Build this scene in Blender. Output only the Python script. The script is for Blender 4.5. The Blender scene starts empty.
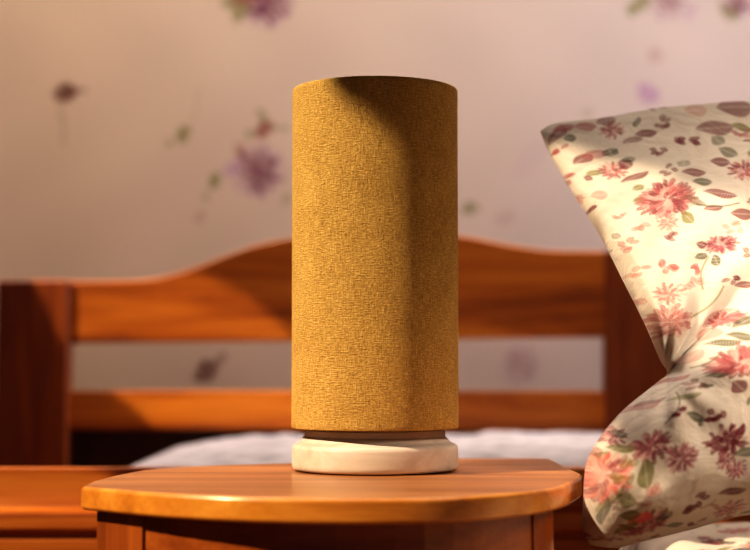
import bpy, bmesh, math, random
import numpy as np
from mathutils import Vector

random.seed(4)
rng = np.random.RandomState(7)
S = bpy.context.scene
COL = S.collection
CAMZ = 0.70          # camera height; the table top is 0.096 below it
TZ = CAMZ - 0.096    # table top height
F = 1510.0
TH = math.atan(90 / F)

def at(px, py, D):
    """photo pixel + distance -> world point"""
    a = (px - 375) / F
    b = (275 - py) / F
    y = math.cos(TH) - b * math.sin(TH)
    z = math.sin(TH) + b * math.cos(TH)
    k = D / y
    return Vector((a * k, D, CAMZ + z * k))

def at_np(px, py, D):
    a = (px - 375) / F
    b = (275 - py) / F
    y = math.cos(TH) - b * math.sin(TH)
    z = math.sin(TH) + b * math.cos(TH)
    k = D / y
    return a * k, D + 0 * px, CAMZ + z * k

# ------------------------------------------------------------------ objects
def tag(o, label=None, cat=None, group=None, kind=None):
    if label: o['label'] = label
    if cat: o['category'] = cat
    if group: o['group'] = group
    if kind: o['kind'] = kind
    return o

def empty(name, loc, label, cat, group=None):
    o = bpy.data.objects.new(name, None)
    o.empty_display_size = 0.05
    COL.objects.link(o)
    o.location = loc
    return tag(o, label, cat, group)

def link_mesh(name, me, mat, parent=None, smooth=True):
    o = bpy.data.objects.new(name, me)
    COL.objects.link(o)
    if mat: me.materials.append(mat)
    if parent:
        o.parent = parent
        # geometry is written in world space: bring it into the parent's frame
        off = Vector(parent.location)
        p = parent.parent
        while p:
            off += Vector(p.location); p = p.parent
        me.transform(__import__('mathutils').Matrix.Translation(-off))
    if smooth:
        for p in me.polygons: p.use_smooth = True
    return o

def from_bm(name, bm, mat, parent=None, smooth=False, bevel=0, segs=3, autosm=True):
    bmesh.ops.recalc_face_normals(bm, faces=bm.faces)
    me = bpy.data.meshes.new(name)
    bm.to_mesh(me); bm.free()
    o = link_mesh(name, me, mat, parent, smooth or bevel > 0)
    if bevel > 0:
        m = o.modifiers.new('bevel', 'BEVEL')
        m.width = bevel; m.segments = segs; m.limit_method = 'ANGLE'
        m.angle_limit = math.radians(35)
        m.harden_normals = True
    return o

def box_bm(x0, x1, y0, y1, z0, z1, bm=None):
    bm = bm or bmesh.new()
    v = [bm.verts.new(p) for p in ((x0,y0,z0),(x1,y0,z0),(x1,y1,z0),(x0,y1,z0),(x0,y0,z1),(x1,y0,z1),(x1,y1,z1),(x0,y1,z1))]
    for f in ((0,3,2,1),(4,5,6,7),(0,1,5,4),(1,2,6,5),(2,3,7,6),(3,0,4,7)):
        bm.faces.new([v[i] for i in f])
    return bm

def prism(poly, lo, hi, axis='y'):
    """extrude 2-D outline: axis y -> poly in (x,z); axis z -> poly in (x,y); axis x -> poly in (y,z)"""
    bm = bmesh.new()
    def P(p, h):
        if axis == 'y': return (p[0], h, p[1])
        if axis == 'z': return (p[0], p[1], h)
        return (h, p[0], p[1])
    a = [bm.verts.new(P(p, lo)) for p in poly]
    b = [bm.verts.new(P(p, hi)) for p in poly]
    n = len(poly)
    bm.faces.new(a); bm.faces.new(b[::-1])
    for i in range(n):
        j = (i + 1) % n
        bm.faces.new((a[i], b[i], b[j], a[j]))
    return bm

def smooth_curve(pts, per=8):
    """Catmull-Rom through 2-D points"""
    out = []
    n = len(pts)
    for i in range(n - 1):
        p0 = pts[max(i-1, 0)]; p1 = pts[i]; p2 = pts[i+1]; p3 = pts[min(i+2, n-1)]
        for k in range(per):
            t = k / per
            out.append(tuple(0.5*((2*p1[d]) + (-p0[d]+p2[d])*t + (2*p0[d]-5*p1[d]+4*p2[d]-p3[d])*t*t + (-p0[d]+3*p1[d]-3*p2[d]+p3[d])*t**3) for d in range(2)))
    out.append(tuple(pts[-1]))
    return out

def lathe(profile, cx, cy, cz, seg=128, uv=False):
    bm = bmesh.new()
    uvl = bm.loops.layers.uv.new('UVMap')
    rings = []
    for r, z in profile:
        if r < 1e-6:
            rings.append([bm.verts.new((cx, cy, cz + z))])
        else:
            rings.append([bm.verts.new((cx + r*math.cos(2*math.pi*k/seg), cy + r*math.sin(2*math.pi*k/seg), cz + z)) for k in range(seg)])
    s = 0
    for i in range(len(rings) - 1):
        A, B = rings[i], rings[i+1]
        ds = math.hypot(profile[i+1][0]-profile[i][0], profile[i+1][1]-profile[i][1])
        R = max(profile[i][0], profile[i+1][0])
        for k in range(seg):
            k2 = (k + 1) % seg
            if len(A) == 1 and len(B) == 1: continue
            if len(A) == 1: f = bm.faces.new((A[0], B[k], B[k2])); c = ((k,0),(k,1),(k+1,1))
            elif len(B) == 1: f = bm.faces.new((A[k], B[0], A[k2])); c = ((k,0),(k,1),(k+1,0))
            else: f = bm.faces.new((A[k], B[k], B[k2], A[k2])); c = ((k,0),(k,1),(k+1,1),(k+1,0))
            for l, (kk, e) in zip(f.loops, c):
                l[uvl].uv = (2*math.pi*R*kk/seg, s + e*ds)
        s += ds
    return bm

# ------------------------------------------------------------------ materials
def srgb(r, g, b):
    f = lambda c: (c/255/12.92) if c/255 <= 0.04045 else ((c/255+0.055)/1.055)**2.4
    return (f(r), f(g), f(b), 1)

def new_mat(name):
    m = bpy.data.materials.new(name); m.use_nodes = True
    nt = m.node_tree; N = nt.nodes; L = nt.links
    return m, N, L, N['Principled BSDF']

def ramp(N, stops):
    r = N.new('ShaderNodeValToRGB')
    e = r.color_ramp.elements
    while len(e) < len(stops): e.new(0.5)
    for el, (p, c) in zip(e, stops):
        el.position = p; el.color = c
    return r

def wood(name, axis, dark, mid, light, rough=0.3, scale=1.0, coat=0.3, bump=0.12, spec=0.5):
    m, N, L, B = new_mat(name)
    tc = N.new('ShaderNodeTexCoord'); mp = N.new('ShaderNodeMapping')
    L.new(tc.outputs['Object'], mp.inputs['Vector'])
    sc = [26*scale]*3; sc['xyz'.index(axis)] = 2.2*scale
    mp.inputs['Scale'].default_value = sc
    n1 = N.new('ShaderNodeTexNoise'); n1.inputs['Scale'].default_value = 1.0
    n1.inputs['Detail'].default_value = 5; n1.inputs['Roughness'].default_value = 0.6; n1.inputs['Distortion'].default_value = 0.7
    L.new(mp.outputs[0], n1.inputs['Vector'])
    mp2 = N.new('ShaderNodeMapping'); L.new(tc.outputs['Object'], mp2.inputs['Vector'])
    sc = [420*scale]*3; sc['xyz'.index(axis)] = 12*scale
    mp2.inputs['Scale'].default_value = sc
    n2 = N.new('ShaderNodeTexNoise'); n2.inputs['Scale'].default_value = 1.0; n2.inputs['Detail'].default_value = 3
    L.new(mp2.outputs[0], n2.inputs['Vector'])
    mx = N.new('ShaderNodeMath'); mx.operation = 'MULTIPLY_ADD'
    L.new(n2.outputs['Fac'], mx.inputs[0]); mx.inputs[1].default_value = 0.22
    L.new(n1.outputs['Fac'], mx.inputs[2])
    r = ramp(N, [(0.38, dark), (0.58, mid), (0.80, light)])
    L.new(mx.outputs[0], r.inputs['Fac'])
    L.new(r.outputs['Color'], B.inputs['Base Color'])
    B.inputs['Roughness'].default_value = rough
    B.inputs['Specular IOR Level'].default_value = spec
    B.inputs['Coat Weight'].default_value = coat
    B.inputs['Coat Roughness'].default_value = 0.16
    bp = N.new('ShaderNodeBump'); bp.inputs['Strength'].default_value = bump; bp.inputs['Distance'].default_value = 0.002
    L.new(mx.outputs[0], bp.inputs['Height']); L.new(bp.outputs[0], B.inputs['Normal'])
    return m

def plain(name, c, rough=0.6, metal=0, noise=0.0, nscale=20):
    m, N, L, B = new_mat(name)
    if noise:
        tc = N.new('ShaderNodeTexCoord'); n = N.new('ShaderNodeTexNoise')
        n.inputs['Scale'].default_value = nscale; n.inputs['Detail'].default_value = 5
        L.new(tc.outputs['Object'], n.inputs['Vector'])
        r = ramp(N, [(0.3, tuple(x*(1-noise) for x in c[:3])+(1,)), (0.7, tuple(min(1, x*(1+noise)) for x in c[:3])+(1,))])
        L.new(n.outputs['Fac'], r.inputs['Fac']); L.new(r.outputs['Color'], B.inputs['Base Color'])
        bp = N.new('ShaderNodeBump'); bp.inputs['Strength'].default_value = 0.2; bp.inputs['Distance'].default_value = 0.004
        L.new(n.outputs['Fac'], bp.inputs['Height']); L.new(bp.outputs[0], B.inputs['Normal'])
    else:
        B.inputs['Base Color'].default_value = c
    B.inputs['Roughness'].default_value = rough; B.inputs['Metallic'].default_value = metal
    return m

def linen_shade():
    m, N, L, B = new_mat('mustard_linen')
    uv = N.new('ShaderNodeUVMap'); uv.uv_map = 'UVMap'
    def thr(sx, sy, det=3):
        mp = N.new('ShaderNodeMapping'); mp.inputs['Scale'].default_value = (sx, sy, 1)
        L.new(uv.outputs[0], mp.inputs['Vector'])
        n = N.new('ShaderNodeTexNoise'); n.inputs['Scale'].default_value = 1; n.inputs['Detail'].default_value = det
        n.inputs['Roughness'].default_value = 0.6
        L.new(mp.outputs[0], n.inputs['Vector']); return n.outputs['Fac']
    warp = thr(1300, 90)      # vertical threads
    weft = thr(130, 1150)     # horizontal threads
    slub = thr(420, 620, 4)
    cloud = thr(40, 30, 3)
    def math_(op, a, b):
        n = N.new('ShaderNodeMath'); n.operation = op
        for i, x in enumerate((a, b)):
            if isinstance(x, (int, float)): n.inputs[i].default_value = x
            else: L.new(x, n.inputs[i])
        return n.outputs[0]
    h = math_('ADD', math_('ADD', warp, weft), math_('MULTIPLY', slub, 1.1))
    hc = math_('ADD', h, math_('MULTIPLY', cloud, 0.35))
    r = ramp(N, [(0.0, srgb(130, 98, 54)), (0.5, srgb(200, 161, 90)), (1.0, srgb(244, 210, 134))])
    mr = N.new('ShaderNodeMapRange'); mr.inputs['From Min'].default_value = 1.15; mr.inputs['From Max'].default_value = 2.3
    L.new(hc, mr.inputs['Value']); L.new(mr.outputs[0], r.inputs['Fac'])
    L.new(r.outputs['Color'], B.inputs['Base Color'])
    B.inputs['Roughness'].default_value = 0.9; B.inputs['Specular IOR Level'].default_value = 0.15
    bp = N.new('ShaderNodeBump'); bp.inputs['Strength'].default_value = 0.9; bp.inputs['Distance'].default_value = 0.0011
    L.new(h, bp.inputs['Height']); L.new(bp.outputs[0], B.inputs['Normal'])
    tr = N.new('ShaderNodeBsdfTranslucent'); L.new(r.outputs['Color'], tr.inputs['Color'])
    mix = N.new('ShaderNodeMixShader'); mix.inputs[0].default_value = 0.012
    out = N['Material Output']
    L.new(B.outputs[0], mix.inputs[1]); L.new(tr.outputs[0], mix.inputs[2]); L.new(mix.outputs[0], out.inputs['Surface'])
    return m

def printed(name, rough=0.9, weave=900, wrinkle=0.25, wscale=18, sheen=0.2, dist=0.004):
    """cloth or paper whose printed pattern is the mesh colour attribute 'print'"""
    m, N, L, B = new_mat(name)
    at_ = N.new('ShaderNodeAttribute'); at_.attribute_name = 'print'
    L.new(at_.outputs['Color'], B.inputs['Base Color'])
    tc = N.new('ShaderNodeTexCoord')
    n1 = N.new('ShaderNodeTexNoise'); n1.inputs['Scale'].default_value = wscale; n1.inputs['Detail'].default_value = 4
    n1.inputs['Distortion'].default_value = 0.6
    n2 = N.new('ShaderNodeTexNoise'); n2.inputs['Scale'].default_value = weave; n2.inputs['Detail'].default_value = 2
    L.new(tc.outputs['Object'], n1.inputs['Vector']); L.new(tc.outputs['Object'], n2.inputs['Vector'])
    a = N.new('ShaderNodeBump'); a.inputs['Strength'].default_value = wrinkle; a.inputs['Distance'].default_value = dist*4
    b = N.new('ShaderNodeBump'); b.inputs['Strength'].default_value = 0.35; b.inputs['Distance'].default_value = 0.0008
    L.new(n1.outputs['Fac'], a.inputs['Height']); L.new(n2.outputs['Fac'], b.inputs['Height'])
    L.new(a.outputs[0], b.inputs['Normal']); L.new(b.outputs[0], B.inputs['Normal'])
    B.inputs['Roughness'].default_value = rough; B.inputs['Specular IOR Level'].default_value = 0.2
    B.inputs['Sheen Weight'].default_value = sheen
    return m

ORG = dict(dark=srgb(136, 66, 22), mid=srgb(186, 104, 38), light=srgb(216, 140, 58))
RED = dict(dark=srgb(128, 62, 18), mid=srgb(178, 98, 28), light=srgb(212, 132, 44))
W_edge_lit = wood('table_edge_lit_wood', 'x', srgb(150, 88, 30), srgb(200, 128, 46), srgb(226, 160, 70), rough=0.3, coat=0.5)  # edge painted brighter than the top, standing in for sun on it
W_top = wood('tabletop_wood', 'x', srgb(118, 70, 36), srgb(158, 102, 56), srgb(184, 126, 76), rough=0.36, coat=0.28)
W_x = wood('honey_wood_x', 'x', rough=0.42, coat=0.1, **RED)
W_z = wood('red_wood_z', 'z', rough=0.4, coat=0.12, dark=srgb(92, 40, 16), mid=srgb(126, 60, 24), light=srgb(156, 82, 32))
W_r = wood('rail_wood', 'x', rough=0.38, coat=0.2, **ORG)
W_body = wood('drawer_wood', 'x', rough=0.34, coat=0.25, dark=srgb(100, 48, 20), mid=srgb(142, 74, 28), light=srgb(172, 98, 38))
W_post = wood('stile_wood', 'z', rough=0.34, coat=0.25, dark=srgb(100, 48, 20), mid=srgb(142, 74, 28), light=srgb(172, 98, 38))
W_dark = wood('gap_shade_brown', 'z', rough=0.6, coat=0, dark=srgb(42, 18, 10), mid=srgb(58, 26, 14), light=srgb(70, 34, 18))  # near-black brown standing in for shade below the rail
W_white = wood('limewashed_wood', 'x', srgb(186, 166, 146), srgb(206, 188, 168), srgb(218, 202, 186), rough=0.55, coat=0.0, scale=1.6, bump=0.15)
M_sheet = plain('white_cotton', srgb(182, 176, 180), 0.9, noise=0.16, nscale=30)
M_brass = plain('aged_brass', srgb(150, 110, 50), 0.35, metal=1)
M_bulb = plain('frosted_glass', srgb(235, 232, 225), 0.3)
M_floor = wood('floor_boards', 'x', srgb(90, 50, 26), srgb(120, 70, 38), srgb(140, 86, 48), rough=0.5, scale=0.5)
M_plaster = plain('plaster', srgb(120, 92, 72), 0.9, noise=0.03, nscale=3)
M_ceil = plain('ceiling_paint', srgb(150, 135, 122), 0.9, noise=0.02, nscale=3)
M_mask = plain('sun_mask_cloth', srgb(120, 88, 62), 0.95, noise=0.1, nscale=40)  # cloth of the unseen sheets that shape the sun
M_shade = linen_shade()
M_print = printed('floral_cotton', wrinkle=0.45, wscale=26)
M_quilt = printed('floral_quilt_cotton', wrinkle=0.4)
M_paper = printed('floral_wallpaper', weave=300, wrinkle=0.0, sheen=0)

# ------------------------------------------------------------------ printing
class Print:
    """paints motifs on points given by fabric coordinates s,t in metres"""
    def __init__(self, s, t, base, seed=1):
        self.s, self.t = s, t
        self.c = np.tile(np.array(base[:3]), (len(s), 1)).astype(np.float64)
        self.r = np.random.RandomState(seed)
    def _win(self, s0, t0, R):
        return np.where((np.abs(self.s - s0) < R) & (np.abs(self.t - t0) < R))[0]
    def _mix(self, i, col, a):
        a = np.clip(a, 0, 1)[:, None]
        self.c[i] = self.c[i]*(1-a) + np.array(col[:3])*a
    def leaf(self, s0, t0, L, W, ang, col, a=0.9):
        i = self._win(s0, t0, L*1.2)
        if not len(i): return
        ds, dt = self.s[i]-s0, self.t[i]-t0
        x = ds*math.cos(ang)+dt*math.sin(ang); y = -ds*math.sin(ang)+dt*math.cos(ang)
        w = W*np.clip(1-(x/L)**2, 0, 1)**0.8*(1+0.25*x/L)
        m = np.clip((w-np.abs(y - 0.1*L*np.sin(3*x/L)))/(0.12*W)+0.3, 0, 1)*(np.abs(x) < L)
        vein = 1-0.35*np.exp(-(y/(0.12*W))**2)
        self._mix(i, col, a*m*vein*(0.85+0.15*np.sin(40*x/L)))
    def mum(self, s0, t0, R, col, dark, n=15, ell=1.0, a=0.85, ang=0.0):
        # a full blown flower: a soft disc under rings of narrow petals in mixed tones
        col = np.array(col[:3]); dark = np.array(dark[:3]); pale = col*.45+np.array((.55, .40, .33))*.55
        i = self._win(s0, t0, R*1.3)
        if not len(i): return
        r = np.hypot(self.s[i]-s0, (self.t[i]-t0)/ell)/R
        self._mix(i, pale, a*.75*np.clip((.78-r)/.25, 0, 1))
        for rr, nn, L in ((.80, n+3, .26), (.62, n+1, .26), (.42, max(6, n-4), .24), (.2, 6, .2)):
            for k in range(nn):
                an = 6.2832*(k+self.r.uniform(-.3, .3))/nn+rr*3
                q = rr*R*self.r.uniform(.86, 1.08)
                u_ = self.r.rand()
                c = dark*.8+col*.2 if u_ < .36 else (col if u_ < .78 else pale)
                self.leaf(s0+q*math.cos(an), t0+q*ell*math.sin(an), L*R*self.r.uniform(.8, 1.2), .085*R*self.r.uniform(.8, 1.5), an+self.r.uniform(-.25, .25), c, a)
    def sprig(self, s0, t0, R, col, n=5, a=0.9):
        for k in range(n):
            an = self.r.rand()*6.28; d = R*(0.25+0.45*self.r.rand())
            self.leaf(s0+d*math.cos(an), t0+d*math.sin(an), R*0.42, R*0.24, an+self.r.rand()*0.8, col, a)
    def stem(self, p, q, w, col, a=0.7):
        L = math.hypot(q[0]-p[0], q[1]-p[1])
        i = self._win((p[0]+q[0])/2, (p[1]+q[1])/2, L*0.7+w)
        if not len(i): return
        ds, dt = self.s[i]-p[0], self.t[i]-p[1]
        ux, uy = (q[0]-p[0])/L, (q[1]-p[1])/L
        x = ds*ux+dt*uy; y = -ds*uy+dt*ux - 0.12*L*np.sin(np.pi*x/L)
        self._mix(i, col, a*np.clip((w-np.abs(y))/(0.5*w), 0, 1)*((x > 0) & (x < L)))
    def store(self, me):
        at_ = me.color_attributes.new('print', 'FLOAT_COLOR', 'POINT')
        d = np.ones((len(self.s), 4), dtype=np.float32); d[:, :3] = self.c
        at_.data.foreach_set('color', d.ravel())

CREAM = srgb(184, 172, 157)
PINK = srgb(144, 72, 72); ROSE = srgb(160, 102, 92); DRED = srgb(96, 24, 34); MAUVE = srgb(136, 62, 74)
OLIVE = srgb(102, 98, 42); DGREEN = srgb(66, 66, 42); CORAL = srgb(196, 82, 72)

def grid_mesh(name, P, closed=False):
    """P: (rows, cols, 3) array -> mesh"""
    nr, nc = P.shape[:2]
    me = bpy.data.meshes.new(name)
    idx = np.arange(nr*nc).reshape(nr, nc)
    q = np.stack([idx[:-1, :-1], idx[1:, :-1], idx[1:, 1:], idx[:-1, 1:]], -1).reshape(-1, 4)
    me.vertices.add(nr*nc); me.vertices.foreach_set('co', P.reshape(-1).astype(np.float32))
    me.loops.add(q.size); me.loops.foreach_set('vertex_index', q.ravel().astype(np.int32))
    me.polygons.add(len(q)); me.polygons.foreach_set('loop_start', (np.arange(len(q))*4).astype(np.int32))
    me.polygons.foreach_set('loop_total', np.full(len(q), 4, dtype=np.int32))
    me.update(calc_edges=True); me.validate()
    return me

def sstep(a, b, x):
    t = np.clip((x-a)/(b-a), 0, 1); return t*t*(3-2*t)

def scatter_print(pr, s0, s1, t0, t1, n, seed, size=0.03):
    r = np.random.RandomState(seed)
    pts = []
    for k in range(n*20):
        if len(pts) >= n: break
        p = (s0+(s1-s0)*r.rand(), t0+(t1-t0)*r.rand())
        if all(math.hypot(p[0]-q[0], p[1]-q[1]) > size*1.05 for q in pts): pts.append(p)
    for (a, b) in pts:
        k = r.rand()
        if k < 0.4:
            R = size*(0.35+0.3*r.rand())
            for j in range(3):
                an = r.rand()*6.28
                pr.leaf(a+R*1.15*math.cos(an), b+R*1.15*math.sin(an), R*0.5, R*0.22, an, OLIVE if r.rand() < .5 else DGREEN)
            pr.mum(a, b, R, PINK if r.rand() < .6 else ROSE, DRED, n=12+r.randint(6))
        elif k < 0.75: pr.sprig(a, b, size*0.45, DRED if r.rand() < .7 else PINK, 5); pr.leaf(a+size*.3, b-size*.2, size*.22, size*.09, r.rand()*6, DGREEN)
        else:
            pr.leaf(a, b, size*0.28, size*0.11, r.rand()*6.28, OLIVE); pr.stem((a, b), (a+size*.5*(r.rand()-.5), b-size*.5), size*0.025, DGREEN)

# ================================================================== ROOM
YB = 2.70; XL = -1.23; XR = 1.75; YF = -0.9; ZC = 2.75
def struct(name, bm, mat):
    return tag(from_bm(name, bm, mat), kind='structure')
struct('floor', box_bm(XL-.1, XR+.1, YF, YB+.1, -0.08, 0), M_floor)
struct('ceiling', box_bm(XL-.1, XR+.1, YF, YB+.1, ZC, ZC+.08), M_ceil)
struct('wall_right', box_bm(XR, XR+.1, YF, YB+.1, 0, ZC), M_plaster)

# papered back wall, solid with a finely divided face for the printed paper
xs = np.linspace(XL, XR, 460); zs = np.linspace(0, ZC, 360)
X, Z = np.meshgrid(xs, zs)
P = np.stack([X, np.full_like(X, YB), Z], -1)
me = grid_mesh('wall_back', P[:, ::-1])
pr = Print(X[:, ::-1].ravel(), Z[:, ::-1].ravel(), srgb(205, 183, 168), 5)
low = rng.rand(8, 8)
tx = (pr.s-XL)/(XR-XL)
# warm light on the left and cooler on the right, painted into the paper
warm = np.array(srgb(206, 184, 162)[:3]); cool = np.array(srgb(200, 186, 182)[:3])
k_ = np.clip((pr.s+0.55)/1.0, 0, 1)[:, None]
pr.c = warm*(1-k_)+cool*k_
pr.c *= (1+0.03*np.sin(pr.s*23+np.sin(pr.t*9)*2)*np.sin(pr.t*17+2))[:, None]
PUR = srgb(120, 66, 92); LIL = srgb(176, 140, 170); WG = srgb(128, 124, 78); BRN = srgb(96, 44, 36); RD = srgb(140, 72, 70)
def W(px, py):
    p = at(px, py, YB); return p.x, p.z
pm = 2.7/1510
def wall_rose(px, py, R, a=0.8):
    x, z = W(px, py)
    pr.leaf(x, z, R*pm*1.25, R*pm*1.05, 0.5, LIL, 0.45*a)
    pr.mum(x, z, R*pm, PUR, srgb(92, 44, 70), n=7, a=a)
def wl(px, py, L, Wd, an, c, a=0.8):
    x, z = W(px, py); pr.leaf(x, z, L*pm, Wd*pm, an, c, a)
wall_rose(258, 172, 25, 0.85); wl(232, 168, 12, 7, 0.3, LIL); wl(240, 150, 10, 6, 1.3, RD, .5)
wl(264, 130, 11, 8, 0.5, RD, .9); wl(262, 116, 9, 4, 1.5, WG); wl(250, 134, 8, 4, 0.1, WG); wl(280, 128, 10, 3, -0.1, WG)
wl(215, 181, 9, 6, 0.8, WG, 1); wl(205, 198, 7, 3, 1.2, WG, .5); wl(200, 217, 7, 5, 0.6, RD, .4); wl(285, 200, 8, 4, 0.3, WG, .5)
wl(183, 136, 11, 6, 0.9, WG, 1); wl(168, 144, 8, 3, 0.3, WG, .6); wl(196, 105, 22, 2, 1.2, WG, .3)
wl(64, 93, 13, 10, 0.2, BRN, 1); wl(78, 91, 9, 3, 0.2, BRN, .9); wl(62, 120, 28, 3, 1.57, BRN, .25)
wall_rose(268, 3, 26, .8); wl(240, 8, 14, 10, 1.2, WG, .9); wl(228, 3, 9, 6, 0.3, WG, .8); wl(248, -8, 20, 12, 0.4, RD, .8); wl(236, 20, 8, 4, 1.4, WG, .5)
wl(469, 209, 11, 6, 0.1, WG, .9); wl(505, 218, 12, 8, 0.1, RD, .2)
wl(640, 3, 13, 8, 0.4, WG, .9); wl(630, 10, 8, 6, 1.1, WG, .8); wall_rose(668, 2, 18, .5)
wall_rose(738, 2, 16, .7); wl(728, 12, 13, 7, -1.0, WG, .7); wl(690, 12, 10, 6, 0.9, LIL, .5)
wl(647, 93, 14, 10, -1.0, LIL, .9); wl(655, 56, 10, 8, 0.5, RD, .3); wl(588, 113, 7, 5, 0.2, WG, .4); wl(530, 160, 30, 10, 0.6, LIL, .15)
wl(205, 372, 15, 10, 0.5, BRN, .9); wl(220, 360, 10, 4, 0.6, BRN, .7); wall_rose(520, 365, 20, .3)
for k in range(90):      # the rest of the paper carries the same sprays
    x = rng.uniform(-1.55, 1.7); z = rng.uniform(0.1, 2.5)
    px = 375+x/2.7*F; py = 365-(z-CAMZ)/2.7*F
    if -20 < px < 770 and -20 < py < 480: continue
    wall_rose(px, py, rng.uniform(12, 26), rng.uniform(.5, .9)); wl(px-28, py+8, 12, 7, rng.rand()*3, WG); wl(px+6, py-34, 11, 7, rng.rand()*3, RD, .7)
pr.store(me)
o = link_mesh('wall_back', me, M_paper); tag(o, kind='structure')
so = o.modifiers.new('thick', 'SOLIDIFY'); so.thickness = 0.1; so.offset = -1.0

# left wall: one wide window opening (below z0 sill, above z1 lintel)
WY0, WY1, WZ0, WZ1 = -0.35, 2.35, 0.75, 2.62
bm = box_bm(XL-.1, XL, YF, WY0, 0, ZC)
box_bm(XL-.1, XL, WY1, YB+.1, 0, ZC, bm); box_bm(XL-.1, XL, WY0, WY1, 0, WZ0, bm); box_bm(XL-.1, XL, WY0, WY1, WZ1, ZC, bm)
struct('wall_left', bm, M_plaster)
bm = box_bm(XL-.07, XL-.03, WY0, WY0+.04, WZ0, WZ1)
box_bm(XL-.07, XL-.03, WY1-.04, WY1, WZ0, WZ1, bm); box_bm(XL-.07, XL-.03, WY0, WY1, WZ0, WZ0+.04, bm); box_bm(XL-.07, XL-.03, WY0, WY1, WZ1-.04, WZ1, bm)
struct('window_1', bm, M_ceil)

# ================================================================== SUN AND SHADE CLOTH
AZ = math.radians(25); EL = math.radians(42)
SUN = Vector((math.cos(AZ)*math.cos(EL), math.sin(AZ)*math.cos(EL), -math.sin(EL)))
CX = -1.20
def to_win(p):
    t = (p[0]-CX)/SUN.x
    return (p[1]-SUN.y*t, p[2]-SUN.z*t)
def win_px(px, py, D): return to_win(at(px, py, D))
def inside(poly, Y, Z):
    r = np.zeros_like(Y, bool); n = len(poly)
    for i in range(n):
        y1, z1 = poly[i]; y2, z2 = poly[(i+1) % n]
        c = ((z1 > Z) != (z2 > Z)) & (Y < (y2-y1)*(Z-z1)/(z2-z1+1e-12)+y1)
        r ^= c
    return r

R_ = CAMZ
OPEN = [
    # lower gap: sun on the lamp, the table and the low front of the pillow
    [(-0.30, WZ0), (1.60, WZ0), (1.60, R_+.66), (1.36, R_+.735), (1.25, R_+.79), (1.00, R_+.87), (1.00, R_+1.40), (0.86, R_+1.413), (0.75, R_+1.408), (0.66, R_+1.375), (0.62, R_+1.335), (0.595, R_+1.325), (-0.30, R_+1.325)],
    # upper gap: sun on the pillow's standing half
    [(0.20, R_+1.468), (0.675, R_+1.46), (0.72, R_+1.51), (0.92, R_+1.52), (0.90, R_+1.58), (0.84, R_+1.57), (0.68, R_+1.66), (0.20, R_+1.72)],
]
HB = [(25, 276), (72, 342), (114, 394), (160, 440), (330, 440), (300, 335), (285, 326), (231, 291), (205, 272)]
OPEN.append([win_px(a, b, 2.40) for a, b in HB])
NC = 3
cuts = [WY0-.05, 0.95, 1.55, WY1+.05]
LAB = ['added brown sun mask panel nearest the camera', 'added brown sun mask panel in the middle of the window', 'added brown sun mask panel beside the papered wall']
for ci in range(3):
    ny = int((cuts[ci+1]-cuts[ci])/0.006); nz = int((WZ1+.06-(WZ0-.06))/0.006)
    gy = np.linspace(cuts[ci], cuts[ci+1], ny+1); gz = np.linspace(WZ0-.06, WZ1+.06, nz+1)
    Yc, Zc = np.meshgrid((gy[1:]+gy[:-1])/2, (gz[1:]+gz[:-1])/2)
    solid = np.ones_like(Yc, bool)
    for poly in OPEN: solid &= ~inside(poly, Yc, Zc)
    Y2, Z2 = np.meshgrid(gy, gz)
    P = np.stack([CX + 0.012*np.sin(Y2*70+2*np.sin(Y2*9)), Y2, Z2], -1)
    idx = np.arange(P.shape[0]*P.shape[1]).reshape(P.shape[:2])
    q = np.stack([idx[:-1, :-1], idx[:-1, 1:], idx[1:, 1:], idx[1:, :-1]], -1)[solid]
    used, inv = np.unique(q.ravel(), return_inverse=True)
    me = bpy.data.meshes.new('window_sun_mask')
    me.from_pydata(P.reshape(-1, 3)[used].tolist(), [], inv.reshape(-1, 4).tolist())
    o = link_mesh('window_sun_mask', me, M_mask)  # unseen sheet added to mask the sun, gaps cut for the lit patches
    tag(o, LAB[ci], 'sun mask', 'added sun mask panels at the window')

# ================================================================== TABLE LAMP
LX, LY = 0.0, 1.39
lamp = empty('table_lamp', (LX, LY, TZ), 'table lamp with tall mustard linen drum shade on round white wooden base', 'lamp')
R0 = 0.0765
prof = [(0, 0.0008), (0.0715, 0.0008), (0.0742, 0.0014), (0.0756, 0.0032), (0.0760, 0.006), (0.0760, 0.0195), (0.0757, 0.0215), (0.0748, 0.0232), (0.0735, 0.0243),
        (0.0712, 0.0252), (0.0690, 0.0262), (0.0675, 0.0276), (0.0664, 0.0294), (0.0650, 0.0308), (0.0644, 0.0312), (0.0640, 0.0316), (0.0640, 0.0362), (0.0632, 0.0374), (0.0610, 0.0380), (0, 0.0382)]
o = from_bm('base', lathe(prof, LX, LY, TZ), W_white, lamp, smooth=True); o['label'] = 'round white lime-washed wooden base'
from_bm('stem', lathe([(0, .036), (.008, .036), (.008, .12), (.017, .122), (.018, .17), (.013, .172), (0, .172)], LX, LY, TZ, 32), M_brass, lamp, smooth=True)
from_bm('bulb', lathe([(0, .17), (.013, .17), (.014, .185), (.026, .205), (.030, .225), (.026, .246), (.012, .258), (0, .260)], LX, LY, TZ, 32), M_bulb, lamp, smooth=True)
zb = at(375, 431.5, LY-R0).z - TZ
zt = at(375, 75.5, LY-R0).z - TZ
sp = [(R0-.0012, zb+.0006), (R0-.0004, zb), (R0, zb+.0008), (R0+.0001, zb+.004)]
sp += [(R0, zb+.004+(zt-zb-.008)*k/6) for k in range(1, 6)]
sp += [(R0+.0001, zt-.004), (R0, zt-.0008), (R0-.0006, zt), (R0-.0014, zt-.0006), (R0-.0014, zt-.01), (R0-.0014, zb+.01), (R0-.0012, zb+.0006)]
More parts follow.
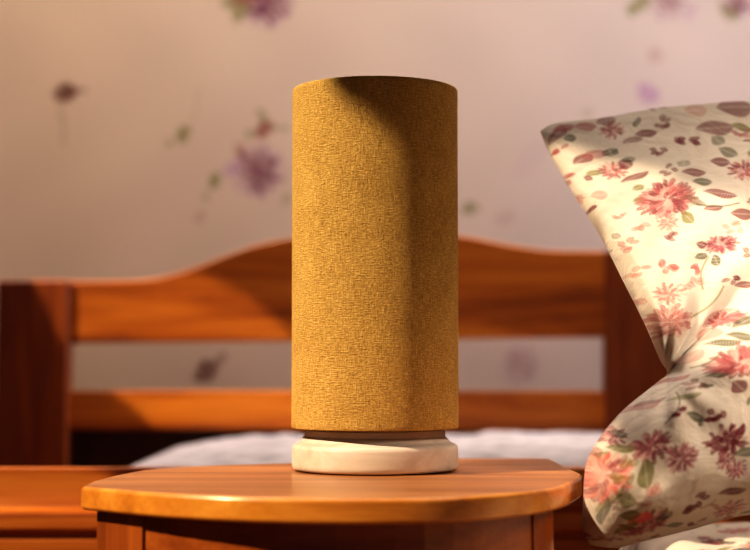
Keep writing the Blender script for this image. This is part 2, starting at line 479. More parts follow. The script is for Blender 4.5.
shade = from_bm('lamp_shade', lathe(sp, LX, LY, TZ, 192), M_shade, lamp, smooth=True); shade['label'] = 'tall mustard yellow linen drum shade'
bm = bmesh.new()
def tube(bm, pts, r, seg=10):
    prev = None
    for i, p in enumerate(pts):
        p = Vector(p); a = Vector(pts[max(i-1, 0)]); b = Vector(pts[min(i+1, len(pts)-1)])
        d = (b-a).normalized(); u = d.orthogonal().normalized() if prev is None else (prev[1]-d*prev[1].dot(d)).normalized(); w = d.cross(u)
        ring = [bm.verts.new(p+(u*math.cos(6.28318*k/seg)+w*math.sin(6.28318*k/seg))*r) for k in range(seg)]
        if prev:
            for k in range(seg): bm.faces.new((prev[0][k], prev[0][(k+1) % seg], ring[(k+1) % seg], ring[k]))
        else: bm.faces.new(ring[::-1])
        prev = (ring, u)
    bm.faces.new(prev[0])
for k in range(3):
    an = 2.1*k+.4
    tube(bm, [(LX+.012*math.cos(an), LY+.012*math.sin(an), TZ+.165), (LX+(R0-.0015)*math.cos(an), LY+(R0-.0015)*math.sin(an), TZ+.165)], .0015)
from_bm('shade_carrier', bm, M_brass, lamp, smooth=True)

# ================================================================== NIGHTSTAND
ns = empty('nightstand', (0, 1.33, 0), 'honey wooden bedside table with bowed front edge under the lamp', 'bedside table')
TH_ = 0.0185
def tp(px, py):
    # point of the table-top plane seen at that spot, as plan coordinates
    d = at(px, py, 1.0); k = (TZ-CAMZ)/(d.z-CAMZ)
    return (d.x*k, k)
front = smooth_curve([tp(81, 486.5), tp(150, 492.5), tp(225, 496.5), tp(300, 498.5), tp(375, 499), tp(450, 497.5), tp(520, 492.5), tp(558, 487), tp(576, 480)], 8)
right = smooth_curve([tp(576, 480), tp(582, 474), (0.181, 1.42), (0.181, 1.565)], 5)[1:]
back = smooth_curve([(0.181, 1.565), (0.05, 1.56), tp(290, 463), tp(200, 466), tp(142, 470)], 5)[1:]
left = smooth_curve([tp(142, 470), tp(120, 474), tp(92, 481)], 3)[1:]
outline = front+right+back+left
bm = prism(outline, TZ-TH_, TZ, 'z')
tt = from_bm('tabletop', bm, W_top, ns, bevel=0.0032, segs=4)
tt.data.materials.append(W_edge_lit)
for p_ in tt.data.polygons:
    if abs(p_.normal.z) < .5: p_.material_index = 1  # side faces take the painted sunlit tone
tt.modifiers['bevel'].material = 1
# body follows the bow, set in under the overhang
def inset_front(x): # y of the top's front at that x
    for a, b in zip(front[:-1], front[1:]):
        if a[0] <= x <= b[0]: return a[1]+(b[1]-a[1])*(x-a[0])/(b[0]-a[0])
    return front[0][1] if x < front[0][0] else front[-1][1]
BX0, BX1 = at(95, 511, 1.2).x, at(561, 511, 1.16).x
ZB0 = 0.30; ZBt = TZ-TH_
def strip(x0, x1, off, thick, z0, z1, n=14):
    xs_ = [x0+(x1-x0)*k/n for k in range(n+1)]
    f = [(x, inset_front(x)+off) for x in xs_]
    b = [(x, inset_front(x)+off+thick) for x in xs_[::-1]]
    return prism(f+b, z0, z1, 'z')
SL = at(137, 530, 1.14).x; SR = at(540, 530, 1.13).x
OFF = 0.016
from_bm('front_stile', strip(BX0, SL, OFF, .028, ZB0, ZBt, 6), W_post, ns, bevel=.0016)
from_bm('front_stile', strip(SR, BX1, OFF, .028, ZB0, ZBt, 6), W_post, ns, bevel=.0016)
from_bm('top_rail', strip(SL, SR, OFF+.003, .022, ZBt-.035, ZBt), W_body, ns)
def drawer(z0, z1):
    d = from_bm('drawer', strip(SL+.0015, SR-.0015, OFF+.003, .02, z0, z1, 20), W_body, ns, bevel=.0015)
    xk = (SL+SR)/2; yk = inset_front(xk)+OFF+.003
    kb = lathe([(0, 0), (.006, 0), (.006, .008), (.013, .014), (.014, .02), (.009, .026), (0, .027)], 0, 0, 0, 28)
    bmesh.ops.rotate(kb, verts=kb.verts, cent=(0, 0, 0), matrix=__import__('mathutils').Matrix.Rotation(math.radians(90), 3, 'X'))
    bmesh.ops.translate(kb, verts=kb.verts, vec=(xk, yk, (z0+z1)/2))
    off = from_bm('knob', kb, M_brass, None, smooth=True); off.parent = d; off.data.transform(__import__('mathutils').Matrix.Translation(-Vector(ns.location)))
drawer(ZBt-.134, ZBt-.0365); drawer(ZB0+.008, ZBt-.134)
yfl = inset_front(BX0)+OFF+.028
from_bm('side_panel', box_bm(BX0, BX0+.016, yfl, 1.375, ZB0, ZBt), W_post, ns)
yfr = inset_front(BX1)+OFF+.028
from_bm('side_panel', box_bm(BX1-.016, BX1, yfr, 1.50, ZB0, ZBt), W_post, ns)
from_bm('back_panel', prism([(BX0+.016, 1.36), (BX1-.016, 1.485), (BX1-.016, 1.50), (BX0+.016, 1.375)], ZB0, ZBt, 'z'), W_body, ns)
from_bm('bottom_panel', prism([(BX0+.016, yfl), (BX1-.016, yfr), (BX1-.016, 1.485), (BX0+.016, 1.36)], ZB0, ZB0+.012, 'z'), W_body, ns)
for lx, ly in ((BX0+.022, yfl-.004), (BX1-.022, yfr-.004), (BX0+.022, 1.345), (BX1-.022, 1.47)):
    bm = bmesh.new()
    v = []
    for z, w in ((0, .011), (ZB0, .019)):
        v.append([bm.verts.new((lx+a*w, ly+b*w, z)) for a, b in ((-1, -1), (1, -1), (1, 1), (-1, 1))])
    bm.faces.new(v[0][::-1]); bm.faces.new(v[1])
    for k in range(4): bm.faces.new((v[0][k], v[0][(k+1) % 4], v[1][(k+1) % 4], v[1][k]))
    from_bm('leg', bm, W_post, ns, bevel=.002)

# ================================================================== BED BEHIND
HD = 2.40
bed = empty('bed', (-0.03, 2.1, 0), 'wooden bed with wavy topped slatted headboard standing behind the lamp', 'bed')
def hp(px, py, D=HD):
    p = at(px, py, D); return (p.x, p.z)
topc = [hp(66, 281)] + smooth_curve([hp(66, 281), hp(110, 281), hp(150, 279), hp(185, 271), hp(220, 258), hp(260, 244), hp(300, 237), hp(345, 233), hp(400, 232), hp(445, 234), hp(475, 238), hp(505, 244), hp(545, 250), hp(585, 251), hp(609, 251)], 6)[1:]
botc = [hp(609, 337), hp(600, 337), hp(300, 341), hp(75, 343), hp(66, 343)]
from_bm('headboard_top_rail', prism(topc+botc, HD, HD+.03), W_x, bed, bevel=.004)
from_bm('headboard_lower_rail', prism([hp(66, 391), hp(609, 391), hp(609, 431), hp(66, 430)], HD+.001, HD+.027), W_x, bed, bevel=.003)
pl = prism([hp(-2, 280), hp(70, 280), (hp(70, 300)[0], 0), (hp(-2, 300)[0], 0)], HD-.008, HD+.035)
from_bm('headboard_post', pl, W_z, bed, bevel=.005)
pr_ = prism([hp(604, 251), hp(672, 250), (hp(672, 300)[0], 0), (hp(604, 300)[0], 0)], HD-.0005, HD+.031)
from_bm('headboard_post', pr_, W_z, bed, bevel=.003)
from_bm('headboard_gap_shade', prism([hp(66, 430), hp(609, 430), (hp(609, 430)[0], .3), (hp(66, 430)[0], .3)], HD+.014, HD+.022), W_dark, bed)  # dark sheet added for the shaded gap under the lower rail
# front rail of the bed, stepped moulding
RD_ = 1.72
zr = at(60, 468, RD_).z
def rz(py): return at(60, py, RD_).z
xr0, xr1 = at(-60, 468, RD_).x, hp(672, 300)[0]
prof = [(RD_, zr), (RD_, rz(505)), (RD_-.002, rz(508)), (RD_-.012, rz(512)), (RD_-.013, rz(528)), (RD_-.009, rz(531)), (RD_-.004, rz(533)), (RD_-.004, rz(537)), (RD_-.008, rz(539)), (RD_-.008, .40), (RD_+.022, .40), (RD_+.022, zr)]
prof = [(y, z) for y, z in prof]
from_bm('side_rail', prism(prof, xr0, xr1, 'x'), W_r, bed, bevel=.0015)
for x in (xr0, xr1-.05):
    from_bm('leg', prism([(x, 0), (x+.05, 0), (x+.05, zr-.012), (x, zr-.012)], RD_+.022, RD_+.06), W_z, bed, bevel=.003)
from_bm('slat_base', box_bm(xr0+.05, xr1-.01, RD_+.022, HD-.012, .40, .42), W_r, bed)

# rumpled white mattress cover
nx_, ny_ = 240, 160
mx0, mx1 = at(113, 468, 1.78).x, hp(604, 400)[0]-.0
my0, my1 = RD_+.028, HD-.012
u = np.linspace(0, 1, nx_); v = np.linspace(0, 1, ny_)
U, V = np.meshgrid(u, v)
XX = mx0+(mx1-mx0)*U; YY = my0+(my1-my0)*V
edge = np.clip(np.minimum.reduce([(XX-mx0)/.20, (mx1-XX)/.02]), 0, 1)
edge = 1-(1-edge)**2.2
edge2 = np.clip(np.minimum((YY-my0)/.05, (my1-YY)/.03), 0, 1); edge2 = np.sqrt(1-(1-edge2)**2)
ztop = CAMZ-.1085+.002*np.sin(XX*31+2*np.sin(YY*17))+.0022*np.sin(XX*80+YY*60)*np.sin(XX*23+1)+.0015*np.sin(YY*90+3*np.sin(XX*40))
ztop = ztop+.004*sstep(.0, .3, XX)
zside = zr-.010
ZZ = zside+(ztop-zside)*np.clip(edge*edge2, 0, 1)
me = grid_mesh('mattress', np.stack([XX, YY, ZZ], -1)[::-1])
bm = bmesh.new(); bm.from_mesh(me)
be = [e for e in bm.edges if e.is_boundary]
ret = bmesh.ops.extrude_edge_only(bm, edges=be)
for vv in [g for g in ret['geom'] if isinstance(g, bmesh.types.BMVert)]: vv.co.z = .422
be = [e for e in bm.edges if e.is_boundary]
bmesh.ops.holes_fill(bm, edges=be, sides=0)
o = from_bm('mattress', bm, M_sheet, smooth=True)
tag(o, 'white rumpled mattress lying on the bed behind the table', 'mattress')

# ================================================================== SECOND BED (right), QUILT, PILLOW
b2 = empty('bed', (0.65, 1.2, 0), 'low dark wooden bed base under the floral quilt at right', 'bed')
QT = CAMZ-.166
from_bm('base_board', box_bm(.30, 1.20, .70, 1.60, .12, .30), W_z, b2, bevel=.004)
for lx in (.32, 1.14):
    for ly in (.72, 1.54): from_bm('leg', box_bm(lx, lx+.04, ly, ly+.04, 0, .12), W_z, b2)
o = from_bm('mattress', box_bm(.285, 1.19, .71, 1.60, .3005, QT-.02), M_sheet, bevel=.03, segs=5)
tag(o, 'plain white mattress hidden beneath the floral quilt', 'mattress')
def quilt_xy():
    n1, n2 = 420, 420
    a = np.linspace(0, 1, n1); b = np.linspace(0, 1, n2)
    A, B_ = np.meshgrid(a, b)
    s = A*1.15; t = B_*.98
    drop = .20; rr = .03
    # fabric runs across the top and folds down over the left side
    x0 = .270; 
    d = s-drop
    x = np.where(d > rr, x0+d, np.where(d > -rr*.57, x0+rr-rr*np.cos(np.clip((d+rr*.57)/(rr*1.57), 0, 1)*np.pi/2), x0))
    z = np.where(d > rr, QT, np.where(d > -rr*.57, QT-rr+rr*np.sin(np.clip((d+rr*.57)/(rr*1.57), 0, 1)*np.pi/2), QT-rr+(d+rr*.57)))
    y = .69+t*.95
    w = sstep(-.05, .1, -d)
    x = x-.012*w*(1+np.sin(y*45+2*np.sin(y*11)))
    z = z+.004*(1-w)*np.sin(x*37+2*np.sin(y*23))*np.sin(y*29+1)+.002*(1-w)*np.sin(x*80+y*55)
    return s, t, np.stack([x, y, z], -1)
s, t, P = quilt_xy()
me = grid_mesh('floral_quilt', P)
pr = Print(s.ravel(), t.ravel(), CREAM, 9)
scatter_print(pr, 0, 1.15, 0, .98, 300, 3, .055)
pr.store(me)
o = link_mesh('floral_quilt', me, M_quilt)
tag(o, 'cream quilt printed with red flowers below the big pillow', 'quilt')
so = o.modifiers.new('thick', 'SOLIDIFY'); so.thickness = .006; so.offset = 1

# ---- the pillow
def curve_eval(pts, tt):
    pts = np.array(pts, float); d = np.r_[0, np.cumsum(np.hypot(*np.diff(pts[:, :2], axis=0).T))]
    return np.interp(tt, d/d[-1], pts[:, 0]), np.interp(tt, d/d[-1], pts[:, 1])
def pillow_mesh():
    NV, NU = 620, 560
    v = np.linspace(0, 1, NV); u = np.linspace(0, 1, NU)**1.25
    Lp = smooth_curve([(540, 131), (552, 158), (575, 197), (600, 236), (625, 285), (645, 325), (660, 360), (667, 373), (655, 384), (622, 411), (598, 440), (586, 465), (583, 500), (583, 530), (590, 545)], 6)
    Rp = smooth_curve([(1060, 165), (1085, 300), (1080, 420), (1050, 520)], 12)
    Tp = smooth_curve([(540, 131), (556, 123), (600, 118), (650, 109), (700, 104), (750, 101), (850, 104), (960, 125), (1060, 165)], 8)
    Bp = smooth_curve([(590, 545), (615, 548), (645, 541), (690, 530), (750, 515), (850, 512), (950, 520), (1050, 520)], 8)
    lx, ly = curve_eval(Lp, v); rx, ry = curve_eval(Rp, v); tx, ty = curve_eval(Tp, u); bx, by = curve_eval(Bp, u)
    U, V = np.meshgrid(u, v)
    def coons(l, r, t_, b):
        l, r = l[:, None], r[:, None]; t_, b = t_[None], b[None]
        return (1-U)*l+U*r+(1-V)*t_+V*b-((1-U)*(1-V)*t_[0, 0]+U*(1-V)*t_[0, -1]+(1-U)*V*b[0, 0]+U*V*b[0, -1])
    PX, PY = coons(lx, rx, tx, bx), coons(ly, ry, ty, by)
    # centre surface leans back towards the top
    yc = 1.262+.012*sstep(.75, .4, V)+.30*sstep(430, 90, PY)**1.35*.75
    # crease running up and right from the notch
    crx = np.array([667, 685, 705, 740, 800, 900, 1100.]); cry = np.array([374, 352, 333, 300, 268, 240, 230.])
    cy_ = np.interp(PX, crx, cry, left=374)
    d = (PY-cy_)*.78        # >0 below the crease
    fade = np.exp(-np.clip(PX-667, 0, 400)/150.)
    # thickness profile
    wl_ = np.where(PY > cy_, .16, .10)
    pu = np.clip(U/wl_, 0, 1); pu = np.sqrt(1-(1-pu)**2)
    pr_ = np.clip((1-U)/.3, 0, 1); pr_ = np.sqrt(1-(1-pr_)**2)
    pt = np.clip(V/.32, 0, 1); pt = (1-(1-pt)**2)**.8
    pb = np.clip((1-V)/.14, 0, 1); pb = np.sqrt(1-(1-pb)**2)
    prof = pu*pr_*pt*pb
    th = .062*prof*(1+.25*sstep(-10, 70, d)*fade)
    th_f = th.copy()
    th_f -= prof*.036*fade*(np.exp(-(np.clip(-d, 0, None)/26)**1.5)*(d <= 0)+np.exp(-(np.clip(d, 0, None)/9)**2)*(d > 0))
    th_f += .014*sstep(4, 40, d)*fade*prof
    # folds fanning out of the notch into the standing half
    an = np.arctan2(374-PY, PX-667+1e-6); rr = np.hypot(PX-667, PY-374)
    up = sstep(0, 12, -d)
    th_f += up*prof*.0062*np.sin(an*15+.6*np.sin(rr/25.))*np.exp(-rr/110.)*sstep(6, 30, rr)
    th_f += (1-up)*prof*.0036*np.sin(an*9+1.0)*np.exp(-rr/150.)*sstep(10, 40, rr)
    # gentle dents everywhere
    th_f += prof*.0034*np.sin(PX/23.+1.5*np.sin(PY/31.))*np.sin(PY/27.+2)+prof*.0018*np.sin(PX/11.+PY/17.+2*np.sin(PY/40.))
    # pinched ear along the upper left edge
    th_f += prof*.004*np.sin((PX-540)/9.-(PY-130)/22.)*np.exp(-((PX-558)/22.)**2)*(PY < 220)
    # low front: long vertical drape folds
    th_f += prof*.0028*np.sin((PX-(PY-430)*.10)/8.5)*sstep(455, 500, PY)*np.exp(-((PX-606)/26.)**2)
    front = np.stack(at_np(PX, PY, yc-th_f), -1)
    backs = np.stack(at_np(PX, PY, yc+th*.9), -1)
    return front, backs, PX, PY
front_, back_, PXg, PYg = pillow_mesh()
# fabric coordinates: arc length along each column / row from the notch side
dv = np.linalg.norm(np.diff(front_[:, ::20], axis=0), axis=2).mean(1); tcol = np.r_[0, np.cumsum(dv)]
T_ = np.tile(tcol[:, None], (1, front_.shape[1]))
S_ = front_[..., 0]
nv, nu = front_.shape[:2]
bk = back_[::4, ::4][:, ::-1]
o_me = grid_mesh('front', front_)
# weld front and back into one closed skin
bm = bmesh.new()
PRINT_DEV = (S_, T_, PXg, PYg)
allP = np.concatenate([front_.reshape(-1, 3), back_.reshape(-1, 3)])
me = bpy.data.meshes.new('floral_pillow')
idx = np.arange(nv*nu).reshape(nv, nu); bidx = idx+nv*nu
bidx = bidx.copy(); bidx[0, :] = idx[0, :]; bidx[-1, :] = idx[-1, :]; bidx[:, 0] = idx[:, 0]; bidx[:, -1] = idx[:, -1]
q1 = np.stack([idx[:-1, :-1], idx[1:, :-1], idx[1:, 1:], idx[:-1, 1:]], -1).reshape(-1, 4)
q2 = np.stack([bidx[:-1, :-1], bidx[:-1, 1:], bidx[1:, 1:], bidx[1:, :-1]], -1).reshape(-1, 4)
q = np.concatenate([q1, q2])
used, inv = np.unique(q.ravel(), return_inverse=True)
V_ = allP[used]
me.vertices.add(len(V_)); me.vertices.foreach_set('co', V_.ravel().astype(np.float32))
me.loops.add(q.size); me.loops.foreach_set('vertex_index', inv.ravel().astype(np.int32))
me.polygons.add(len(q)); me.polygons.foreach_set('loop_start', (np.arange(len(q))*4).astype(np.int32))
me.polygons.foreach_set('loop_total', np.full(len(q), 4, dtype=np.int32))
me.update(calc_edges=True)
bm.free()
Sall = np.concatenate([S_.ravel(), S_.ravel()+1.0])[used]; Tall = np.concatenate([T_.ravel(), T_.ravel()])[used]
pr = Print(Sall, Tall, CREAM, 21)
MOTIFS = []
#MOTIFS_BEGIN
MOTIFS += [
  ('l', 0.1789, 0.0211, 0.0129, 0.0077, -0.90, DRED, 0.80), ('l', 0.1859, 0.0120, 0.0117, 0.0065, -0.30, PINK, 0.90), ('l', 0.2076, 0.0133, 0.0117, 0.0078, 0.00, PINK, 0.80),
  ('m', 0.2324, 0.0249, 0.0129, PINK, DRED, 9, 1.30, 0.85), ('l', 0.2289, 0.0079, 0.0104, 0.0091, -0.20, DRED, 0.70), ('l', 0.1907, 0.0299, 0.0064, 0.0064, 0.00, DGREEN, 0.90),
  ('l', 0.2642, 0.0410, 0.0115, 0.0064, 0.10, DRED, 0.90), ('l', 0.2500, 0.0471, 0.0114, 0.0051, -0.20, DRED, 0.60), ('l', 0.2260, 0.0602, 0.0063, 0.0113, 1.50, DGREEN, 0.90),
  ('l', 0.1994, 0.0662, 0.0113, 0.0076, -0.60, DRED, 0.90), ('l', 0.2099, 0.0614, 0.0126, 0.0076, -0.40, PINK, 0.70), ('m', 0.2240, 0.0898, 0.0148, PINK, DRED, 13, 1.00, 0.85),
  ('l', 0.2370, 0.0828, 0.0087, 0.0075, 0.90, DRED, 0.90), ('l', 0.2406, 0.0769, 0.0075, 0.0050, 0.00, DGREEN, 0.70), ('l', 0.2063, 0.0910, 0.0074, 0.0050, -0.40, OLIVE, 0.90),
  ('l', 0.2010, 0.0980, 0.0050, 0.0037, 0.70, DRED, 0.90), ('l', 0.2428, 0.1061, 0.0159, 0.0049, -0.35, DRED, 0.90), ('l', 0.2436, 0.1233, 0.0061, 0.0049, -0.40, OLIVE, 0.90),
  ('l', 0.2421, 0.1423, 0.0072, 0.0048, -0.20, OLIVE, 0.90), ('l', 0.2075, 0.1267, 0.0073, 0.0073, 0.00, PINK, 0.50), ('p', 0.2848, 0.0287, 0.0142, DRED, 5, 0.70),
  ('l', 0.3315, 0.0458, 0.0192, 0.0128, 0.05, DRED, 0.75), ('p', 0.3005, 0.0650, 0.0152, DRED, 6, 0.90), ('p', 0.2734, 0.0721, 0.0126, DRED, 4, 0.80),
  ('l', 0.3271, 0.1038, 0.0100, 0.0075, 0.30, DRED, 0.90), ('l', 0.2989, 0.1154, 0.0123, 0.0062, 0.30, DRED, 0.90), ('l', 0.2921, 0.0992, 0.0050, 0.0112, 1.60, DGREEN, 0.50),
  ('l', 0.3375, 0.0886, 0.0113, 0.0075, 0.80, DGREEN, 0.80), ('l', 0.3312, 0.0674, 0.0089, 0.0076, 1.00, DGREEN, 0.70), ('m', 0.3468, 0.1222, 0.0172, PINK, DRED, 13, 1.00, 0.85),
  ('l', 0.3042, 0.1323, 0.0098, 0.0061, 0.30, DGREEN, 0.90), ('l', 0.3166, 0.1544, 0.0169, 0.0060, 0.45, DRED, 0.90), ('m', 0.2672, 0.1490, 0.0300, PINK, DRED, 23, 0.95, 0.85),
  ('l', 0.3573, 0.0120, 0.0182, 0.0182, 0.05, DRED, 0.80), ('l', 0.3183, 0.0120, 0.0117, 0.0117, 0.00, ROSE, 0.50), ('l', 0.2913, 0.1588, 0.0144, 0.0048, 0.80, DGREEN, 0.70),
  ('l', 0.2803, 0.1816, 0.0106, 0.0059, 1.20, OLIVE, 0.90), ('m', 0.2614, 0.1837, 0.0117, ROSE, PINK, 8, 1.00, 0.70), ('l', 0.3058, 0.1751, 0.0095, 0.0048, 0.00, DRED, 0.90),
  ('l', 0.3310, 0.1901, 0.0118, 0.0083, 0.30, DRED, 0.90), ('m', 0.3037, 0.2276, 0.0174, MAUVE, DRED, 17, 0.65, 0.75), ('l', 0.2854, 0.2227, 0.0058, 0.0046, 0.60, DRED, 0.90),
  ('l', 0.2831, 0.2374, 0.0069, 0.0046, -0.10, DGREEN, 0.90), ('l', 0.2958, 0.2462, 0.0080, 0.0046, 1.50, DGREEN, 0.90), ('s', 0.2909, 0.2394, 0.2780, 0.2793, 0.00115, OLIVE),
  ('s', 0.2920, 0.1654, 0.3317, 0.1730, 0.00143, DGREEN), ('p', 0.2238, 0.2067, 0.0115, PINK, 5, 0.60), ('p', 0.2237, 0.1654, 0.0095, PINK, 4, 0.50),
  ('l', 0.2153, 0.1911, 0.0047, 0.0035, 1.00, DGREEN, 0.60), ('p', 0.2468, 0.2423, 0.0135, PINK, 6, 0.65), ('m', 0.2482, 0.2756, 0.0145, ROSE, PINK, 9, 1.00, 0.75),
  ('m', 0.2461, 0.3110, 0.0209, ROSE, PINK, 15, 1.10, 0.80), ('p', 0.2286, 0.2433, 0.0113, ROSE, 5, 0.55), ('m', 0.2924, 0.3226, 0.0155, PINK, DRED, 7, 0.62, 0.85),
  ('l', 0.2895, 0.3188, 0.0167, 0.0100, -0.40, PINK, 0.60), ('l', 0.3041, 0.3301, 0.0130, 0.0054, -0.40, DGREEN, 0.90), ('l', 0.3164, 0.2840, 0.0102, 0.0045, 0.10, DRED, 0.90),
  ('s', 0.2636, 0.3100, 0.2966, 0.2803, 0.00132, OLIVE), ('l', 0.2766, 0.3349, 0.0099, 0.0077, -0.70, ROSE, 0.70), ('l', 0.2827, 0.3499, 0.0139, 0.0043, 0.25, DGREEN, 0.90),
  ('l', 0.2966, 0.3471, 0.0128, 0.0043, 0.50, DGREEN, 0.90), ('m', 0.2886, 0.3799, 0.0272, PINK, DRED, 21, 0.85, 0.85), ('l', 0.2693, 0.3912, 0.0104, 0.0042, 0.30, DGREEN, 0.90),
  ('l', 0.2854, 0.4164, 0.0104, 0.0073, 1.10, DRED, 0.90), ('p', 0.2549, 0.3988, 0.0125, DRED, 6, 0.75), ('l', 0.2607, 0.4055, 0.0062, 0.0031, 0.10, DGREEN, 0.90),
  ('l', 0.2422, 0.4151, 0.0135, 0.0041, -0.10, OLIVE, 0.80), ('p', 0.2358, 0.4348, 0.0092, DRED, 6, 0.90), ('l', 0.2491, 0.4419, 0.0103, 0.0041, 0.60, DGREEN, 0.90),
  ('l', 0.2538, 0.4489, 0.0052, 0.0021, 1.40, DGREEN, 0.90), ('p', 0.2661, 0.4431, 0.0113, DRED, 6, 0.90), ('l', 0.2422, 0.3849, 0.0131, 0.0027, -0.60, PINK, 0.90),
  ('l', 0.2575, 0.3589, 0.0130, 0.0054, -0.70, ROSE, 0.60), ('l', 0.2145, 0.4202, 0.0148, 0.0032, -0.55, PINK, 0.70), ('l', 0.2210, 0.4145, 0.0127, 0.0021, -0.50, DRED, 0.60),
  ('s', 0.2246, 0.4437, 0.2385, 0.4042, 0.00103, DGREEN), ('s', 0.2551, 0.3703, 0.2789, 0.3598, 0.00129, DGREEN), ('m', 0.1900, 0.4495, 0.0096, MAUVE, DRED, 9, 1.00, 0.85),
  ('l', 0.1942, 0.4472, 0.0053, 0.0032, 0.20, DGREEN, 0.90), ('m', 0.2138, 0.4628, 0.0164, MAUVE, DRED, 15, 0.90, 0.80), ('l', 0.1938, 0.4605, 0.0094, 0.0035, 0.10, OLIVE, 0.90),
  ('l', 0.1790, 0.4675, 0.0085, 0.0032, -0.60, OLIVE, 0.90), ('m', 0.1806, 0.4819, 0.0199, CORAL, DRED, 19, 1.10, 0.60), ('p', 0.1946, 0.4808, 0.0124, OLIVE, 5, 0.60),
  ('l', 0.2096, 0.4842, 0.0123, 0.0067, 1.45, OLIVE, 0.90), ('m', 0.2373, 0.4779, 0.0133, MAUVE, DRED, 13, 1.00, 0.75), ('l', 0.1811, 0.5090, 0.0137, 0.0032, 1.60, DGREEN, 0.80),
  ('l', 0.1851, 0.4990, 0.0145, 0.0031, 2.20, OLIVE, 0.60), ('l', 0.1953, 0.5015, 0.0093, 0.0052, 0.60, OLIVE, 0.80), ('m', 0.2126, 0.5331, 0.0210, PINK, DRED, 17, 0.75, 0.85),
  ('l', 0.2073, 0.5228, 0.0094, 0.0063, -0.30, CORAL, 0.90), ('l', 0.1994, 0.5167, 0.0083, 0.0052, 0.30, OLIVE, 0.90), ('l', 0.2393, 0.5452, 0.0085, 0.0043, 0.20, DGREEN, 0.90),
  ('l', 0.2274, 0.5287, 0.0084, 0.0052, -0.90, DGREEN, 0.70), ('l', 0.1985, 0.5297, 0.0095, 0.0042, -0.40, OLIVE, 0.90), ('p', 0.1782, 0.5421, 0.0108, PINK, 6, 0.70),
  ('p', 0.1925, 0.5468, 0.0086, DRED, 4, 0.60), ('m', 0.2742, 0.4715, 0.0175, DRED, DRED, 7, 0.90, 0.95), ('l', 0.2648, 0.4744, 0.0134, 0.0031, 0.40, DRED, 0.90),
  ('l', 0.2828, 0.4698, 0.0124, 0.0035, -1.20, DRED, 0.90), ('l', 0.2890, 0.4837, 0.0093, 0.0041, -0.20, DGREEN, 0.90), ('m', 0.2724, 0.4877, 0.0083, MAUVE, DRED, 9, 1.00, 0.85),
  ('m', 0.2819, 0.4971, 0.0093, MAUVE, DRED, 9, 1.00, 0.85), ('p', 0.2517, 0.5201, 0.0115, DRED, 6, 0.90), ('l', 0.2460, 0.5287, 0.0042, 0.0032, 0.00, DRED, 0.90),
  ('l', 0.2807, 0.5175, 0.0115, 0.0042, 0.00, DRED, 0.90), ('m', 0.2844, 0.5436, 0.0149, MAUVE, DRED, 11, 1.00, 0.70), ('l', 0.3030, 0.5587, 0.0076, 0.0043, -0.40, DGREEN, 0.90),
  ('l', 0.2700, 0.5319, 0.0084, 0.0021, 0.60, PINK, 0.60), ('s', 0.2573, 0.5287, 0.2693, 0.5237, 0.00084, DRED)]
#MOTIFS_END
for m in MOTIFS:
    k = m[0]
    if k == 'm': pr.mum(m[1], m[2], m[3], m[4], m[5], n=m[6], ell=m[7] if len(m) > 7 else 1, a=m[8] if len(m) > 8 else .85)
    elif k == 'l': pr.leaf(m[1], m[2], m[3], m[4], m[5], m[6], m[7] if len(m) > 7 else .9)
    elif k == 'p': pr.sprig(m[1], m[2], m[3], m[4], m[5], m[6] if len(m) > 6 else .9)
    elif k == 's': pr.stem((m[1], m[2]), (m[3], m[4]), m[5], m[6])
fr_ = np.random.RandomState(31)
used_ = [(m[1], m[2], m[3]) for m in MOTIFS if m[0] != 's']
for k in range(900):      # small filler buds between the drawn motifs
    a, b = fr_.uniform(.15, .37), fr_.uniform(0, tcol[-1])
    if all(math.hypot(a-q[0], b-q[1]) > q[2]*.9+.009 for q in used_):
        used_.append((a, b, .008)); j = fr_.rand()
        if j < .5: pr.sprig(a, b, .0115, DRED if fr_.rand() < .5 else PINK, 4, .75)
        elif j < .8: pr.leaf(a, b, .009, .0036, fr_.rand()*6, DGREEN if fr_.rand() < .5 else OLIVE, .8)
        else: pr.sprig(a, b, .0125, ROSE, 5, .6)
    if len(used_) > 108+75: break
scatter_print(pr, .38, .62, 0, tcol[-1], 60, 11, .045)
scatter_print(pr, 1.16, 1.62, 0, tcol[-1], 110, 12, .045)
pr.store(me)
o = link_mesh('floral_pillow', me, M_print)
tag(o, 'big cream pillow printed with red flowers propped at right of the table', 'pillow')

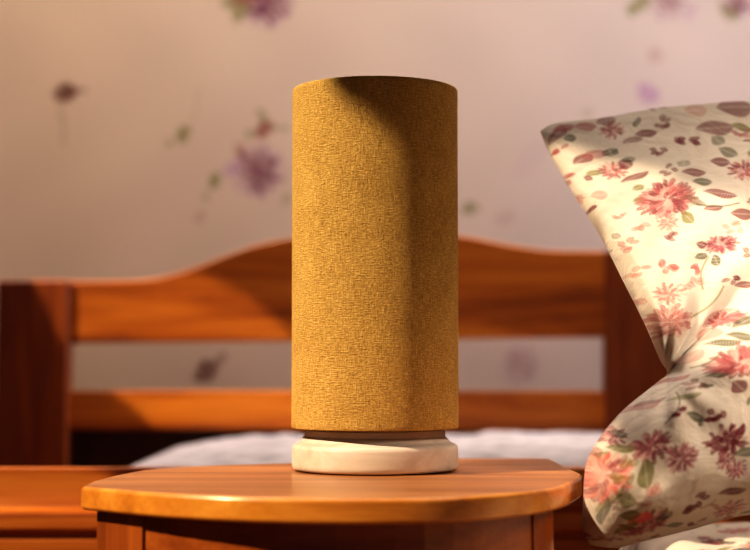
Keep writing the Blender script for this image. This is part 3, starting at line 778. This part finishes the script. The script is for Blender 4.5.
# ================================================================== LIGHT, SKY, CAMERA
sd = bpy.data.lights.new('sun', 'SUN'); sd.energy = 5.0; sd.angle = math.radians(.75); sd.color = (1.0, .84, .62)
so_ = bpy.data.objects.new('sun', sd); COL.objects.link(so_); so_.rotation_euler = SUN.to_track_quat('-Z', 'Y').to_euler(); so_.location = (-3, -1, 4)
ad = bpy.data.lights.new('front_fill', 'AREA'); ad.energy = 0.3; ad.size = 1.2; ad.color = (1.0, .90, .82)  # added soft fill from front left, no window there
ao = bpy.data.objects.new('front_fill', ad); COL.objects.link(ao); ao.location = (-.75, -.3, 1.9)
ao.rotation_euler = (Vector((.1, 2.2, .7))-ao.location).to_track_quat('-Z', 'Y').to_euler()
cd2 = bpy.data.lights.new('side_fill', 'AREA'); cd2.energy = 5.8; cd2.size = .8; cd2.color = (1.0, .93, .92); cd2.spread = math.radians(75)  # added fill to brighten the back wall from the right, no window there
co = bpy.data.objects.new('side_fill', cd2); COL.objects.link(co); co.location = (1.68, 2.30, 1.35)
co.rotation_euler = (Vector((-.4, 2.68, 1.1))-co.location).to_track_quat('-Z', 'Y').to_euler()
cd3 = bpy.data.lights.new('wall_fill', 'AREA'); cd3.shape = 'RECTANGLE'; cd3.size = 2.2; cd3.size_y = .3; cd3.energy = 26; cd3.color = (1.0, .88, .78); cd3.spread = math.radians(120)  # added overhead fill washing the papered wall, not a room fitting
c3 = bpy.data.objects.new('wall_fill', cd3); COL.objects.link(c3); c3.location = (-.2, 2.34, 2.6)
c3.rotation_euler = (Vector((-.2, 2.6, .6))-c3.location).to_track_quat('-Z', 'Y').to_euler()
cd4 = bpy.data.lights.new('pillow_fill', 'AREA'); cd4.size = .35; cd4.energy = 2.6; cd4.color = (1.0, .86, .72); cd4.spread = math.radians(31)  # added narrow fill for the shaded pillow front, no such lamp in the room
c4 = bpy.data.objects.new('pillow_fill', cd4); COL.objects.link(c4); c4.location = (1.0, .35, 1.75)
c4.rotation_euler = (Vector((.55, 1.3, .68))-c4.location).to_track_quat('-Z', 'Y').to_euler()
w = bpy.data.worlds.new('sky'); S.world = w; w.use_nodes = True
bg = w.node_tree.nodes['Background']; bg.inputs['Color'].default_value = (.80, .84, 1.0, 1); bg.inputs['Strength'].default_value = .08

cd = bpy.data.cameras.new('camera'); cam = bpy.data.objects.new('camera', cd); COL.objects.link(cam)
cd.sensor_width = 36; cd.lens = 36*F/750; cam.location = (0, 0, CAMZ); cam.rotation_euler = (math.pi/2+TH, 0, 0)
cd.dof.use_dof = True; cd.dof.focus_distance = 1.315; cd.dof.aperture_fstop = 3.4
cd.clip_start = .01
S.camera = cam
S.view_settings.view_transform = 'Standard'
S.view_settings.look = 'High Contrast'
S.view_settings.exposure = 0
